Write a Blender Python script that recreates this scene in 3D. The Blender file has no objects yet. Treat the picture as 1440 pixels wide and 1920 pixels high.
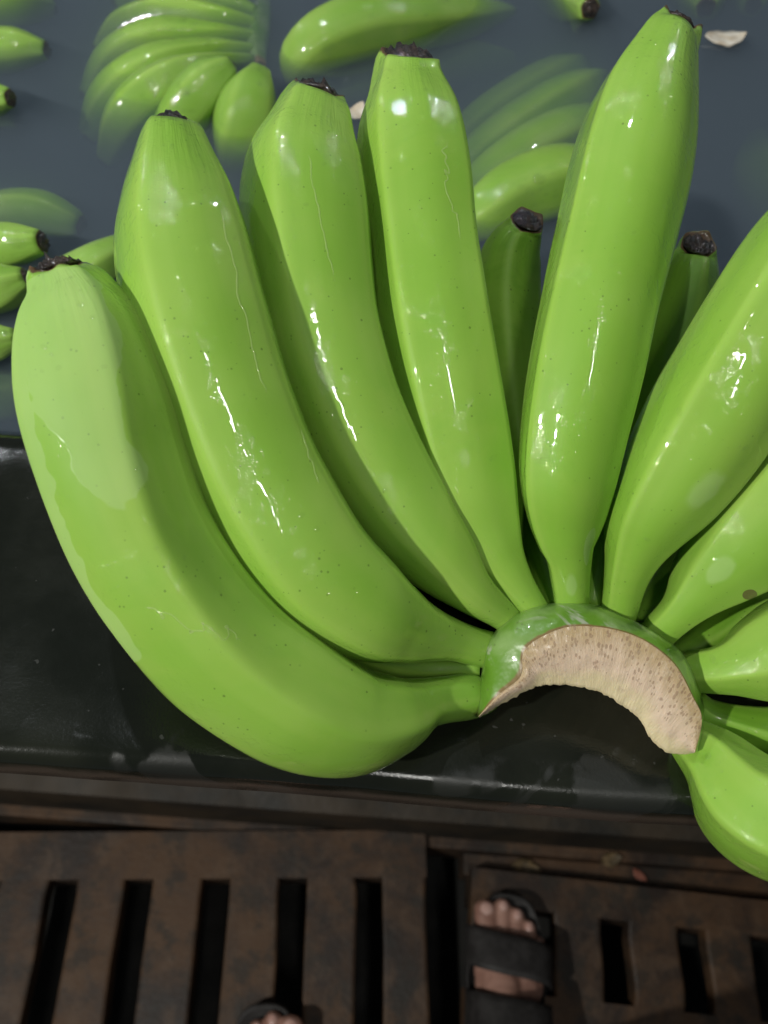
import bpy, bmesh, math, random
from mathutils import Vector, Matrix, noise as mnoise
R = math.radians
random.seed(7)
scene = bpy.context.scene
COL = scene.collection

# ------------------------------------------------------------------ camera
CAM_H = 1.19
TH, ROLL = R(58.0), R(4.3)
FPX = 1443.0                      # focal length in pixels of the 1440 x 1920 photograph
CAM = Vector((0, 0, CAM_H))
FW = Vector((0, math.cos(TH), -math.sin(TH)))
UP0 = Vector((0, math.sin(TH), math.cos(TH)))
X0 = Vector((1, 0, 0))
RT = X0 * math.cos(ROLL) + UP0 * math.sin(ROLL)
UPV = -X0 * math.sin(ROLL) + UP0 * math.cos(ROLL)
cd = bpy.data.cameras.new('camera')
cam = bpy.data.objects.new('camera', cd)
COL.objects.link(cam)
m = Matrix((RT, UPV, -FW)).transposed().to_4x4()
m.translation = CAM
cam.matrix_world = m
cd.sensor_fit = 'VERTICAL'
cd.sensor_height = 34.6
cd.lens = FPX / 1920 * 34.6
cd.clip_start, cd.clip_end = 0.01, 50
cd.dof.use_dof = True
cd.dof.focus_distance = 0.262
cd.dof.aperture_fstop = 12.0
scene.camera = cam

# ------------------------------------------------------------------ world, lamps, exposure
w = bpy.data.worlds.new('World')
scene.world = w
w.use_nodes = True
w.node_tree.nodes['Background'].inputs[0].default_value = (0.80, 0.92, 1.0, 1)
w.node_tree.nodes['Background'].inputs[1].default_value = 0.06

def lamp(name, loc, target, sx, sy, power, col, shape='RECTANGLE'):
    d = bpy.data.lights.new(name, 'AREA')
    d.shape = shape
    d.size, d.size_y = sx, sy
    d.energy, d.color = power, col
    o = bpy.data.objects.new(name, d)
    COL.objects.link(o)
    o.location = loc
    o.rotation_euler = (Vector(target) - Vector(loc)).to_track_quat('-Z', 'Y').to_euler()
    return o
TGT = (0, 0.22, 0.95)
lamp('key_lamp', (-1.12, -0.60, 1.95), TGT, 0.05, 0.05, 20.5, (1.0, 0.99, 0.93), 'DISK')
lamp('tube_lamp', (0.20, -0.50, 2.40), TGT, 0.018, 0.45, 4.2, (1.0, 0.99, 0.94))
lamp('bulb_lamp', (-0.30, 0.75, 2.5), TGT, 0.035, 0.035, 5, (0.90, 0.96, 1.0), 'DISK')
lamp('bulb_lamp', (1.0, 1.5, 2.4), TGT, 0.05, 0.05, 4, (0.88, 0.95, 1.0), 'DISK')
lamp('bulb_lamp', (-1.3, 1.3, 2.3), TGT, 0.05, 0.05, 6, (0.9, 0.96, 1.0), 'DISK')

vs = scene.view_settings
vs.view_transform = 'Standard'
vs.look = 'None'
vs.exposure = 0.14
vs.gamma = 1.0
vs.use_curve_mapping = False
scene.render.engine = 'CYCLES'
cy = scene.cycles
cy.use_denoising = True
cy.max_bounces = 10
cy.diffuse_bounces = 4
cy.glossy_bounces = 4
cy.transmission_bounces = 6
cy.transparent_max_bounces = 12
cy.volume_bounces = 1
cy.sample_clamp_indirect = 4

# ------------------------------------------------------------------ layout helpers
RIM_Z = 0.92
WATER_Z = 0.893

def ray(px, py):
    return FW + RT * ((px - 720) / FPX) - UPV * ((py - 960) / FPX)
def at(px, py, depth):
    return CAM + ray(px, py) * depth
def at_z(px, py, z):
    d = ray(px, py)
    return CAM + d * ((z - CAM_H) / d.z)
def depth_of(p):
    return (p - CAM).dot(FW)

def empty(name, loc, label, cat, group=None):
    o = bpy.data.objects.new(name, None)
    o.empty_display_size = 0.02
    COL.objects.link(o)
    o.location = loc
    return tag(o, label, cat, group)
def tag(o, label=None, cat=None, group=None, kind=None):
    if label: o['label'] = label
    if cat: o['category'] = cat
    if group: o['group'] = group
    if kind: o['kind'] = kind
    return o
def link(name, me, mat=None, parent=None, smooth=True):
    """one mesh object; its vertices are in world metres"""
    o = bpy.data.objects.new(name, me)
    COL.objects.link(o)
    if mat is not None:
        me.materials.clear()
        me.materials.append(mat)
    if smooth:
        for p in me.polygons: p.use_smooth = True
    if parent is not None:
        o.parent = parent
        if parent.type == 'EMPTY': o.matrix_parent_inverse = Matrix.Translation(-parent.location)
    return o
def mesh_from(verts, faces, name='mesh'):
    me = bpy.data.meshes.new(name)
    me.from_pydata([tuple(v) for v in verts], [], faces)
    me.update()
    return me
def fix_normals(me):
    bm = bmesh.new(); bm.from_mesh(me)
    bmesh.ops.recalc_face_normals(bm, faces=bm.faces)
    bm.to_mesh(me); bm.free()
def box_mesh(x0, x1, y0, y1, z0, z1, bevel=0.0, seg=2, name='box', along=None):
    bm = bmesh.new()
    bmesh.ops.create_cube(bm, size=1)
    for v in bm.verts:
        v.co = Vector((x0 + (v.co.x + .5) * (x1 - x0), y0 + (v.co.y + .5) * (y1 - y0), z0 + (v.co.z + .5) * (z1 - z0)))
    if bevel:
        bmesh.ops.bevel(bm, geom=[e for e in bm.edges if along is None or abs((e.verts[0].co - e.verts[1].co).normalized()[along]) > .9], offset=bevel, segments=seg, affect='EDGES', profile=0.5)
    me = bpy.data.meshes.new(name); bm.to_mesh(me); bm.free()
    return me
def catmull(P, n):
    """P: list of tuples/lists of floats -> n samples, evenly by index-space chord length of xyz"""
    P = [list(p) for p in P]
    m_ = len(P)
    def ev(u):
        i = min(int(u), m_ - 2); f = u - i
        p1, p2 = P[i], P[i + 1]
        p0 = P[i - 1] if i > 0 else [2 * a - b for a, b in zip(p1, p2)]
        p3 = P[i + 2] if i + 2 < m_ else [2 * b - a for a, b in zip(p1, p2)]
        return [0.5 * (2 * b + (c - a) * f + (2 * a - 5 * b + 4 * c - d) * f * f + (3 * b - a - 3 * c + d) * f ** 3)
                for a, b, c, d in zip(p0, p1, p2, p3)]
    fine = [ev(k * (m_ - 1) / 400) for k in range(401)]
    L = [0]
    for a, b in zip(fine, fine[1:]):
        L.append(L[-1] + math.dist(a[:3], b[:3]))
    out, j = [], 0
    for k in range(n):
        s = L[-1] * k / (n - 1)
        while j < 399 and L[j + 1] < s: j += 1
        f = (s - L[j]) / max(L[j + 1] - L[j], 1e-9)
        out.append([a + (b - a) * f for a, b in zip(fine[j], fine[j + 1])])
    return out

# ------------------------------------------------------------------ materials
class NT:
    def __init__(s, name):
        s.m = bpy.data.materials.new(name); s.m.use_nodes = True
        s.t = s.m.node_tree
        s.b = s.t.nodes['Principled BSDF']; s.out = s.t.nodes['Material Output']
    def n(s, typ, **kw):
        nd = s.t.nodes.new(typ)
        for k, v in kw.items():
            if k in nd.inputs.keys() if isinstance(k, str) else False: pass
            setattr(nd, k, v)
        return nd
    def l(s, a, b): s.t.links.new(a, b)
    def val(s, sock, v):
        if hasattr(v, 'is_output') or hasattr(v, 'links'): s.l(v, sock)
        else: sock.default_value = v
    def math(s, op, a, b=0.0, c=None, clamp=False):  # one Math node
        nd = s.n('ShaderNodeMath', operation=op); nd.use_clamp = clamp
        s.val(nd.inputs[0], a); s.val(nd.inputs[1], b)
        if c is not None: s.val(nd.inputs[2], c)
        return nd.outputs[0]
    def mix(s, f, a, b, blend='MIX'):
        nd = s.n('ShaderNodeMix', data_type='RGBA', blend_type=blend)
        s.val(nd.inputs[0], f)
        for i, v in ((6, a), (7, b)):
            if isinstance(v, tuple): nd.inputs[i].default_value = (*v[:3], 1)
            else: s.l(v, nd.inputs[i])
        return nd.outputs[2]
    def mixf(s, f, a, b):
        nd = s.n('ShaderNodeMix', data_type='FLOAT')
        s.val(nd.inputs[0], f); s.val(nd.inputs[2], a); s.val(nd.inputs[3], b)
        return nd.outputs[0]
    def obj(s):
        return s.n('ShaderNodeTexCoord').outputs['Object']
    def scaled(s, vec, sc):
        nd = s.n('ShaderNodeMapping'); nd.inputs['Scale'].default_value = sc
        s.l(vec, nd.inputs['Vector']); return nd.outputs[0]
    def noise(s, vec, scale, detail=3, rough=0.5, dist=0.0):
        nd = s.n('ShaderNodeTexNoise'); s.l(vec, nd.inputs['Vector'])
        nd.inputs['Scale'].default_value = scale; nd.inputs['Detail'].default_value = detail
        nd.inputs['Roughness'].default_value = rough; nd.inputs['Distortion'].default_value = dist
        return nd.outputs['Fac']
    def voro(s, vec, scale, feature='F1'):
        nd = s.n('ShaderNodeTexVoronoi', feature=feature); s.l(vec, nd.inputs['Vector'])
        nd.inputs['Scale'].default_value = scale
        return nd
    def step(s, v, a, b):
        nd = s.n('ShaderNodeMapRange', interpolation_type='SMOOTHSTEP')
        s.val(nd.inputs[0], v); nd.inputs[1].default_value = a; nd.inputs[2].default_value = b
        return nd.outputs[0]
    def bump(s, h, strength, dist, prev=None):
        nd = s.n('ShaderNodeBump'); nd.inputs['Strength'].default_value = strength
        nd.inputs['Distance'].default_value = dist; s.l(h, nd.inputs['Height'])
        if prev is not None: s.l(prev, nd.inputs['Normal'])
        return nd.outputs[0]
    def set(s, **kw):
        names = dict(col='Base Color', rough='Roughness', coat='Coat Weight', coatr='Coat Roughness', normal='Normal',
                     coatn='Coat Normal', sss='Subsurface Weight', spec='Specular IOR Level', trans='Transmission Weight',
                     ior='IOR', metal='Metallic', coati='Coat IOR')
        for k, v in kw.items():
            sk = s.b.inputs[names[k]]
            if isinstance(v, tuple): sk.default_value = (*v, 1) if len(v) == 3 and k == 'col' else v
            else: s.val(sk, v)

def skin_material(name, patches=(), scars=(), tint=(0.252, 0.455, 0.055), speck=1.0):
    """wet unripe banana peel; patches are dry matte areas, scars brown marks, both (u, t, ru, rt) on the peel"""
    s = NT(name)
    oc = s.obj()
    uv = s.n('ShaderNodeTexCoord').outputs['UV']
    sep = s.n('ShaderNodeSeparateXYZ'); s.l(uv, sep.inputs[0])
    u, t = sep.outputs[0], sep.outputs[1]
    rnd = s.n('ShaderNodeObjectInfo').outputs['Random']
    # colour: broad variation, faint streaks along the finger
    big = s.noise(oc, 22, 2)
    streak = s.noise(s.scaled(uv, (26, 1.6, 1)), 1.0, 3, 0.6)
    c = s.mix(s.step(big, .3, .7), tuple(a * b for a, b in zip(tint, (0.86, 0.93, 0.8))), tuple(a * b for a, b in zip(tint, (1.12, 1.05, 1.35))))
    c = s.mix(s.math('MULTIPLY', s.step(streak, .45, .75), 0.22), c, (0.19, 0.39, 0.035))
    c = s.mix(s.math('MULTIPLY', rnd, 0.20), c, (0.30, 0.50, 0.06))
    c = s.mix(s.math('MULTIPLY', s.step(s.noise(oc, 16, 5, .65, .6), .48, .66), .28), c, (0.34, 0.50, 0.085))
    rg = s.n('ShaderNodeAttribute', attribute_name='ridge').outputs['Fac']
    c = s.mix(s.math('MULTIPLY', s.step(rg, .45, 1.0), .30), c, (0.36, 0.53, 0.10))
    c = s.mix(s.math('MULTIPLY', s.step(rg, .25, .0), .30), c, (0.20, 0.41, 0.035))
    # paler neck
    c = s.mix(s.math('MULTIPLY', s.step(t, .16, .0), 0.35), c, (0.25, 0.45, 0.07))
    # small dark pores
    vo = s.voro(oc, 360)
    vsep = s.n('ShaderNodeSeparateColor'); s.l(vo.outputs['Color'], vsep.inputs[0])
    dot = s.math('LESS_THAN', vo.outputs['Distance'], s.math('MULTIPLY_ADD', vsep.outputs[1], .12, .04))
    dot = s.math('MULTIPLY', dot, s.math('GREATER_THAN', vsep.outputs[0], .25))
    dot = s.math('MULTIPLY', dot, s.step(s.noise(oc, 42, 1), .36, .58))
    c = s.mix(s.math('MULTIPLY', dot, .6 * speck), c, (0.07, 0.13, 0.015))
    # dry areas
    dry = None
    wob = s.math('MULTIPLY', s.math('SUBTRACT', s.noise(oc, 75, 2, .45), .5), 1.0)
    wob2 = s.math('MULTIPLY', s.math('SUBTRACT', s.noise(oc, 26, 2, .5), .5), 1.3)
    def area(p, wv):
        du = s.math('DIVIDE', s.math('SUBTRACT', u, p[0]), p[2])
        dt = s.math('DIVIDE', s.math('SUBTRACT', t, p[1]), p[3])
        r = s.math('ADD', s.math('MULTIPLY', du, du), s.math('MULTIPLY', dt, dt))
        r = s.math('ADD', s.math('SQRT', r), wv)
        return s.step(r, 1.03 if p[-1] is not False else 1.25, .97 if p[-1] is not False else .75)
    for k, p in enumerate(patches):
        a = area(p, s.math('ADD', wob, wob2) if p[4] else s.math('ADD', s.math('MULTIPLY', wob, 1.3), .15))
        dry = a if dry is None else s.math('MAXIMUM', dry, a)
    if dry is not None:
        c = s.mix(s.math('MULTIPLY', dry, .21), c, (0.50, 0.62, 0.36))
    for p in scars:
        a = area(p, wob)
        c = s.mix(s.math('MULTIPLY', a, .85), c, (0.11, 0.075, 0.035))
    # brown edge where the flower broke off
    edge = s.step(s.math('ADD', t, s.math('MULTIPLY', s.math('SUBTRACT', s.noise(oc, 500, 3), .5), .008)), .9945, .9985)
    c = s.mix(edge, c, (0.10, 0.055, 0.025))
    # relief: soft facets of the peel, wet film with ripples and runs
    lump = s.noise(oc, 55, 2)
    film = s.noise(oc, 170, 2, .5)
    fine = s.noise(s.scaled(oc, (1, .6, .6)), 750, 3)
    wetmask = s.step(s.noise(oc, 90, 4, .7), .50, .60)
    n1 = s.bump(lump, .25, .0012)
    tipz = s.step(t, .80, .97)
    wr = s.math('MULTIPLY', s.noise(s.scaled(uv, (13, 3, 1)), 1.0, 4, .6), tipz)
    n1 = s.bump(wr, .5, .0018, n1)
    wetmask = s.math('MAXIMUM', wetmask, s.math('MULTIPLY', tipz, s.step(s.noise(oc, 110, 3), .45, .6)))
    n2 = s.bump(film, .16, .0006, n1)
    hh = s.math('MULTIPLY', fine, wetmask)
    n3 = s.bump(hh, .5, .0006, n2)
    if dry is not None:
        coat = s.mixf(dry, 1.0, 0.06); coatr = s.mixf(dry, .03, .4); rough = s.mixf(dry, .5, .62)
    else:
        coat, coatr, rough = 1.0, .03, .5
    s.set(col=c, rough=rough, coat=coat, coatr=coatr, normal=n1, coatn=n3, spec=.2, coati=1.38)
    s.set(sss=.25)
    s.b.inputs['Subsurface Radius'].default_value = (.5, .9, .15)
    s.b.inputs['Subsurface Scale'].default_value = .004
    return s.m

def simple(name, c1, c2, scale, rough=(.5, .7), bump=(.3, .001, 200), coat=0.0, spec=.5, detail=4, contrast=(.35, .65)):
    s = NT(name); oc = s.obj()
    nz = s.noise(oc, scale, detail, .6)
    s.set(col=s.mix(s.step(nz, *contrast), c1, c2), rough=s.mixf(s.noise(oc, scale * 1.7, 3), *rough),
          normal=s.bump(s.noise(oc, bump[2], 4, .6), bump[0], bump[1]), coat=coat, coatr=.06, spec=spec)
    return s.m

M = {}
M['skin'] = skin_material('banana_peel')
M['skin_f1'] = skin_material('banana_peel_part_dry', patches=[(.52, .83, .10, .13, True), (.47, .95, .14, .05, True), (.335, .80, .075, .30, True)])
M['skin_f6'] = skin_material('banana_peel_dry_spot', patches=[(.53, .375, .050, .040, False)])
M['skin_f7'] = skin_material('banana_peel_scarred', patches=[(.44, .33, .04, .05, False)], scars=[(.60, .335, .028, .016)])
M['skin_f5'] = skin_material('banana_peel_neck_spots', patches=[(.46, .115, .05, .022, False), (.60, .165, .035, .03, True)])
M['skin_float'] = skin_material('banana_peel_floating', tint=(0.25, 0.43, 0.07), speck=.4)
M['skin_rear'] = skin_material('banana_peel_shaded', tint=(0.12, 0.28, 0.016))  # shade on the rear row put into a darker green tint
M['blossom'] = simple('blossom_scab', (0.005, 0.004, 0.0035), (0.065, 0.036, 0.024), 420, (.25, .45), (1.0, .003, 800), coat=1.0)
def mat_crown():
    s = NT('crown_skin'); oc = s.obj()
    nz = s.noise(oc, 60, 3)
    c = s.mix(s.step(nz, .38, .62), (0.11, 0.24, 0.02), (0.21, 0.33, 0.10))
    c = s.mix(s.step(s.noise(oc, 45, 4, .6, 1.5), .58, .68), c, (0.32, 0.36, 0.24))
    sp = s.math('LESS_THAN', s.voro(oc, 260).outputs['Distance'], .13)
    c = s.mix(s.math('MULTIPLY', sp, .4), c, (0.10, 0.12, 0.05))
    uv = s.n('ShaderNodeTexCoord').outputs['UV']
    sep = s.n('ShaderNodeSeparateXYZ'); s.l(uv, sep.inputs[0])
    # bruised brown end and a brown line along the knife cut
    e = s.step(s.math('ADD', sep.outputs[0], s.math('MULTIPLY', s.noise(oc, 160, 3), .05)), .062, .035)
    c = s.mix(e, c, (0.05, 0.025, 0.012))
    e2 = s.step(s.math('ADD', sep.outputs[1], s.math('MULTIPLY', s.noise(oc, 300, 3), .06)), .955, 1.0)
    c = s.mix(e2, c, (0.20, 0.13, 0.045))
    n1 = s.bump(s.noise(oc, 110, 3), .45, .002)
    n2 = s.bump(s.math('MULTIPLY', s.noise(oc, 900, 3), s.step(s.noise(oc, 70, 2), .5, .65)), .35, .0004, n1)
    s.set(col=c, rough=.35, coat=1.0, coatr=.04, normal=n1, coatn=n2)
    return s.m
M['crown'] = mat_crown()
def mat_cut():
    s = NT('crown_cut_flesh'); oc = s.obj()
    uv = s.n('ShaderNodeTexCoord').outputs['UV']
    sep = s.n('ShaderNodeSeparateXYZ'); s.l(uv, sep.inputs[0])
    v = s.math('ADD', sep.outputs[1], s.math('MULTIPLY', s.math('SUBTRACT', s.noise(oc, 120, 3), .5), .35))
    c = s.mix(s.step(v, .0, .45), (0.46, 0.33, 0.17), (0.66, 0.50, 0.36))
    c = s.mix(s.step(v, .48, .70), c, (0.68, 0.57, 0.34))
    mott = s.noise(oc, 420, 4, .65)
    c = s.mix(s.math('MULTIPLY', s.step(mott, .48, .7), .4), c, (0.62, 0.50, 0.37))
    # vascular strands cut across: many small brown dots near the outside, fewer inside
    vo = s.voro(s.scaled(uv, (95, 13, 1)), 1.0)
    vs_ = s.n('ShaderNodeSeparateColor'); s.l(vo.outputs['Color'], vs_.inputs[0])
    lim = s.mixf(s.step(sep.outputs[1], .25, .68), .52, .05)
    d = s.step(s.math('SUBTRACT', vo.outputs['Distance'], s.math('MULTIPLY', vs_.outputs[0], lim)), .06, -.04)
    c = s.mix(s.math('MULTIPLY', d, .55), c, (0.24, 0.14, 0.08))
    blot = s.step(s.noise(oc, 190, 3, .6), .6, .68)
    blot = s.math('MULTIPLY', blot, s.math('MULTIPLY', s.step(sep.outputs[1], .2, .4), s.step(sep.outputs[1], .75, .5)))
    c = s.mix(s.math('MULTIPLY', blot, .6), c, (0.26, 0.15, 0.10))
    n1 = s.bump(s.noise(oc, 900, 4, .7), .4, .0006)
    fib = s.noise(s.scaled(uv, (120, 5, 1)), 1.0, 4, .7)
    n1 = s.bump(fib, .45, .0008, n1)
    c = s.mix(s.math('MULTIPLY', s.step(fib, .5, .75), .3), c, (0.72, 0.62, 0.44))
    s.set(col=c, rough=.5, coat=.35, coatr=.15, normal=n1, sss=.15)
    s.b.inputs['Subsurface Radius'].default_value = (1, .6, .3)
    s.b.inputs['Subsurface Scale'].default_value = .002
    return s.m
M['cut'] = mat_cut()
def mat_rim():
    s = NT('wet_dark_rim'); oc = s.obj()
    nz = s.noise(oc, 14, 5, .6)
    film = s.step(s.noise(oc, 24, 4, .55, .5), .50, .55)           # dried film patches, sharp shores
    sepo = s.n('ShaderNodeSeparateXYZ'); s.l(oc, sepo.inputs[0])
    near_lip = s.step(s.math('ADD', sepo.outputs[1], s.math('MULTIPLY', s.noise(oc, 30, 4), .05)), .098, .090)
    film = s.math('MULTIPLY', film, near_lip)
    c = s.mix(s.step(nz, .35, .7), (0.0070, 0.0085, 0.0058), (0.013, 0.0145, 0.0095))
    c = s.mix(s.math('MULTIPLY', film, .25), c, (0.030, 0.029, 0.027))
    low = s.step(s.math('ADD', sepo.outputs[2], s.math('MULTIPLY', s.noise(oc, 60, 4), .006)), .9165, .9125)
    c = s.mix(s.math('MULTIPLY', low, .85), c, (0.060, 0.045, 0.035))
    fleck = s.step(s.noise(oc, 260, 2), .72, .76)
    c = s.mix(s.math('MULTIPLY', fleck, .35), c, (0.10, 0.10, 0.095))
    rough = s.mixf(film, s.mixf(s.step(nz, .3, .7), .10, .20), .42)
    n1 = s.bump(s.noise(oc, 60, 3, .5), .10, .0012)
    n2 = s.bump(s.noise(oc, 900, 3, .6), .22, .0003, n1)
    s.set(col=c, rough=rough, normal=n2, spec=.5)
    return s.m
M['rim'] = mat_rim()
M['tank_wall'] = simple('stained_tank_wall', (0.012, 0.010, 0.006), (0.042, 0.028, 0.014), 9, (.5, .8), (.5, .003, 60), detail=6)
def mat_floor():
    s = NT('dirty_floor_concrete'); oc = s.obj()
    a = s.noise(oc, 7, 5, .6, .6); b = s.noise(oc, 26, 5, .65, .5)
    c = s.mix(s.step(a, .38, .62), (0.020, 0.011, 0.0065), (0.086, 0.043, 0.018))
    c = s.mix(s.math('MULTIPLY', s.step(b, .45, .7), .55), c, (0.115, 0.068, 0.038))
    c = s.mix(s.math('MULTIPLY', s.step(s.noise(oc, 18, 6, .7), .48, .62), .7), c, (0.016, 0.014, 0.010))
    s.set(col=c, rough=s.mixf(a, .45, .8), normal=s.bump(s.noise(oc, 130, 5, .65), .5, .002))
    return s.m
M['floor'] = mat_floor()
M['pit'] = simple('pit_mud', (0.004, 0.004, 0.003), (0.012, 0.010, 0.007), 12, (.5, .9))
M['foot'] = simple('foot_skin', (0.30, 0.155, 0.115), (0.42, 0.235, 0.18), 35, (.4, .6), (.25, .0008, 400))
M['nail'] = simple('toenail', (0.52, 0.30, 0.25), (0.62, 0.40, 0.34), 80, (.25, .35))
M['sandal'] = simple('sandal_foam', (0.018, 0.016, 0.015), (0.034, 0.031, 0.030), 60, (.55, .75), (.35, .0008, 500))
M['flake'] = simple('pale_petal', (0.55, 0.46, 0.34), (0.75, 0.70, 0.60), 130, (.3, .5), (.5, .001, 300))
M['scrap'] = simple('brown_scrap', (0.07, 0.05, 0.024), (0.17, 0.115, 0.055), 90, (.5, .7))
M['scrap_red'] = simple('red_scrap', (0.22, 0.07, 0.045), (0.30, 0.12, 0.08), 90, (.5, .7))
def mat_drop(name='clear_water_drop', caustic=0.0):
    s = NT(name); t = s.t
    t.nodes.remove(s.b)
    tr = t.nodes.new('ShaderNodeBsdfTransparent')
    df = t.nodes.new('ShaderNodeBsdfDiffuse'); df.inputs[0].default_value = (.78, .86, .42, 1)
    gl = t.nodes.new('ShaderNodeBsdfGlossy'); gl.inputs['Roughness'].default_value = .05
    m1 = t.nodes.new('ShaderNodeMixShader'); m1.inputs[0].default_value = caustic
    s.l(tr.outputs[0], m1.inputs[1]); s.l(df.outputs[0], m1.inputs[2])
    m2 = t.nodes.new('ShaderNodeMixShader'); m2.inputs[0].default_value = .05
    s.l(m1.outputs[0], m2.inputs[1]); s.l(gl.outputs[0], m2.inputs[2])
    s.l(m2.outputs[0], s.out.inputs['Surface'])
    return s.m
M['run'] = mat_drop('caustic_water_run', .20)  # bright caustic line along the water painted in as pale diffuse colour
M['drop'] = mat_drop()
def mat_water():
    s = NT('murky_water'); t = s.t
    t.nodes.remove(s.b)
    tr = t.nodes.new('ShaderNodeBsdfTransparent'); tr.inputs[0].default_value = (1, 1, 1, 1)
    gl = t.nodes.new('ShaderNodeBsdfGlossy'); gl.inputs['Roughness'].default_value = .03
    fr = t.nodes.new('ShaderNodeFresnel')
    s.l(s.mixf(t.nodes.new('ShaderNodeNewGeometry').outputs['Backfacing'], 1.33, 1 / 1.33), fr.inputs['IOR'])
    oc = s.obj()
    nrm = s.bump(s.noise(oc, 16, 2), .10, .004)
    s.l(nrm, gl.inputs['Normal']); s.l(nrm, fr.inputs['Normal'])
    mx = t.nodes.new('ShaderNodeMixShader')
    s.l(fr.outputs[0], mx.inputs[0]); s.l(tr.outputs[0], mx.inputs[1]); s.l(gl.outputs[0], mx.inputs[2])
    s.l(mx.outputs[0], s.out.inputs['Surface'])
    vol = t.nodes.new('ShaderNodeVolumePrincipled')
    vol.inputs['Color'].default_value = (0.285, 0.355, 0.425, 1)
    vol.inputs['Density'].default_value = 22
    vol.inputs['Absorption Color'].default_value = (0, 0, 0, 1)
    s.l(vol.outputs[0], s.out.inputs['Volume'])
    return s.m
M['water'] = mat_water()

# ------------------------------------------------------------------ large structure
# floor pit under the grates
tag(link('ground', box_mesh(-1.6, 1.6, -1.2, 2.6, -.34, -.30), M['pit'], smooth=False), kind='structure')
# floor: each bar between two slots is its own piece
FZ = 0.0
def xs_at(pxs, py):
    return [at_z(p, py, FZ).x for p in pxs]
slots_l = xs_at([-190, -35, 115, 262, 412, 562, 708, 846], 1752)
slots_r = xs_at([1010, 1152, 1296, 1432, 1572], 1790)
SW = 0.0185
YL = at_z(420, 1650, FZ).y
YR = at_z(1290, 1735, FZ).y
YRB = at_z(1290, 1893, FZ).y
gl_ = empty('floor_grate', (-.2, -.1, 0), 'long brown concrete floor grate with dark slots on the left of the feet', 'floor grate', 'slotted floor grates')
xa = slots_l[0] - .08
bar_id = 0
def slat(parent, x0, x1, y0, y1, z1=FZ, th=.03):
    me = box_mesh(x0, x1, y0, y1, z1 - th, z1, .005, 2, 'slat', 1)
    bm = bmesh.new(); bm.from_mesh(me)
    bmesh.ops.bisect_plane(bm, geom=bm.verts[:] + bm.edges[:] + bm.faces[:], plane_co=(0, y1 - .02, 0), plane_no=(0, 1, 0))
    for q in range(1, 9):
        bmesh.ops.bisect_plane(bm, geom=bm.verts[:] + bm.edges[:] + bm.faces[:], plane_co=(0, y0 + (y1 - .02 - y0) * q / 9, 0), plane_no=(0, 1, 0))
    bm.to_mesh(me); bm.free()
    bm = bmesh.new(); bm.from_mesh(me)
    for v in bm.verts:
        if y0 + .001 < v.co.y < y1 - .001: v.co.x += .005 * mnoise.noise(v.co * 14); v.co.z += .0012 * mnoise.noise(v.co * 7 + Vector((3, 1, 0)))
    bm.to_mesh(me); bm.free()
    return link('slat', me, M['floor'], parent, smooth=False)
edges = [slots_l[0] - .09] + slots_l
for a, b in zip(edges, edges[1:]):
    slat(gl_, a + SW if a != edges[0] else a, b - SW, -.62, YL)
xr = slots_l[-1] - SW
link('end_bar', box_mesh(edges[0], xr, YL, YL + .062, -.07, FZ), M['floor'], gl_, smooth=False)
gr_ = empty('floor_grate', (.35, 0, 0), 'short-slotted brown floor grate under the right sandal with a worn far edge', 'floor grate', 'slotted floor grates')
GX0, GX1 = slots_l[-1] + SW + .004, slots_r[-1] + .1
ZR = .004
prev = GX0
for xx in slots_r:
    slat(gr_, prev, xx - SW, YRB, YR, ZR)
    prev = xx + SW
slat(gr_, prev, GX1, YRB, YR, ZR)
link('end_bar', box_mesh(GX0, GX1, YR, YR + .046, -.07, ZR), M['floor'], gr_, smooth=False)
link('end_bar', box_mesh(GX0, GX1, -.62, YRB, -.07, ZR), M['floor'], gr_, smooth=False)
gl_.rotation_euler.z = R(4.3)
gr_.rotation_euler.z = R(-2.0)
# solid floor strip behind the right grate, lower, and along the tank foot
tag(link('floor', box_mesh(-1.5, 1.5, YL + .064, 2.4, -.10, -.012, .003), M['floor'], smooth=False), kind='structure')
tag(link('floor_strip', box_mesh(GX0 - .002, 1.5, YR + .0475, YL + .0625, -.10, -.034), M['floor'], smooth=False), kind='structure')

# tank: rim, walls
tank = empty('water_tank', (0, .6, 0), 'dark wet-rimmed washing tank full of murky water', 'tank')
YF = at_z(720, 1484, RIM_Z - .005).y          # front of the lip
YB = at_z(20, 800, RIM_Z).y                   # inner edge of the rim, at the water
def rim_profile():
    pts = []
    r = .016
    pts += [(YB + .012, WATER_Z - .25), (YB + .010, WATER_Z - .02)]
    for k in range(7):
        a = k / 6 * math.pi / 2
        pts.append((YB - r + math.cos(a) * r + .004, RIM_Z - r + math.sin(a) * r))
    n = 22
    for k in range(1, n):
        f = k / n
        y = (YB - r) + (YF + .0065 - (YB - r)) * f
        pts.append((y, RIM_Z - .0035 * math.sin(f * math.pi)))
    r2 = .0065
    for k in range(9):
        a = math.pi / 2 + k / 8 * math.pi / 2 * 1.05
        pts.append((YF + r2 + math.cos(a) * r2, RIM_Z - r2 + math.sin(a) * r2))
    pts += [(YF - .0005, RIM_Z - .010), (YF - .0015, RIM_Z - .014), (YF - .0002, RIM_Z - .0165), (YF + .012, RIM_Z - .018), (YF + .03, RIM_Z - .018)]
    return pts
prof = rim_profile()
NX = 260
verts, faces = [], []
X_L, X_R = -1.0, 1.0
for i in range(NX + 1):
    x = X_L + (X_R - X_L) * i / NX
    for (y, z) in prof:
        wob = .0016 * mnoise.noise(Vector((x * 9, y * 6, z * 9))) + .0004 * mnoise.noise(Vector((x * 45, y * 40, z * 40)))
        verts.append((x, y + wob * .8, z + wob))
k = len(prof)
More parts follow.
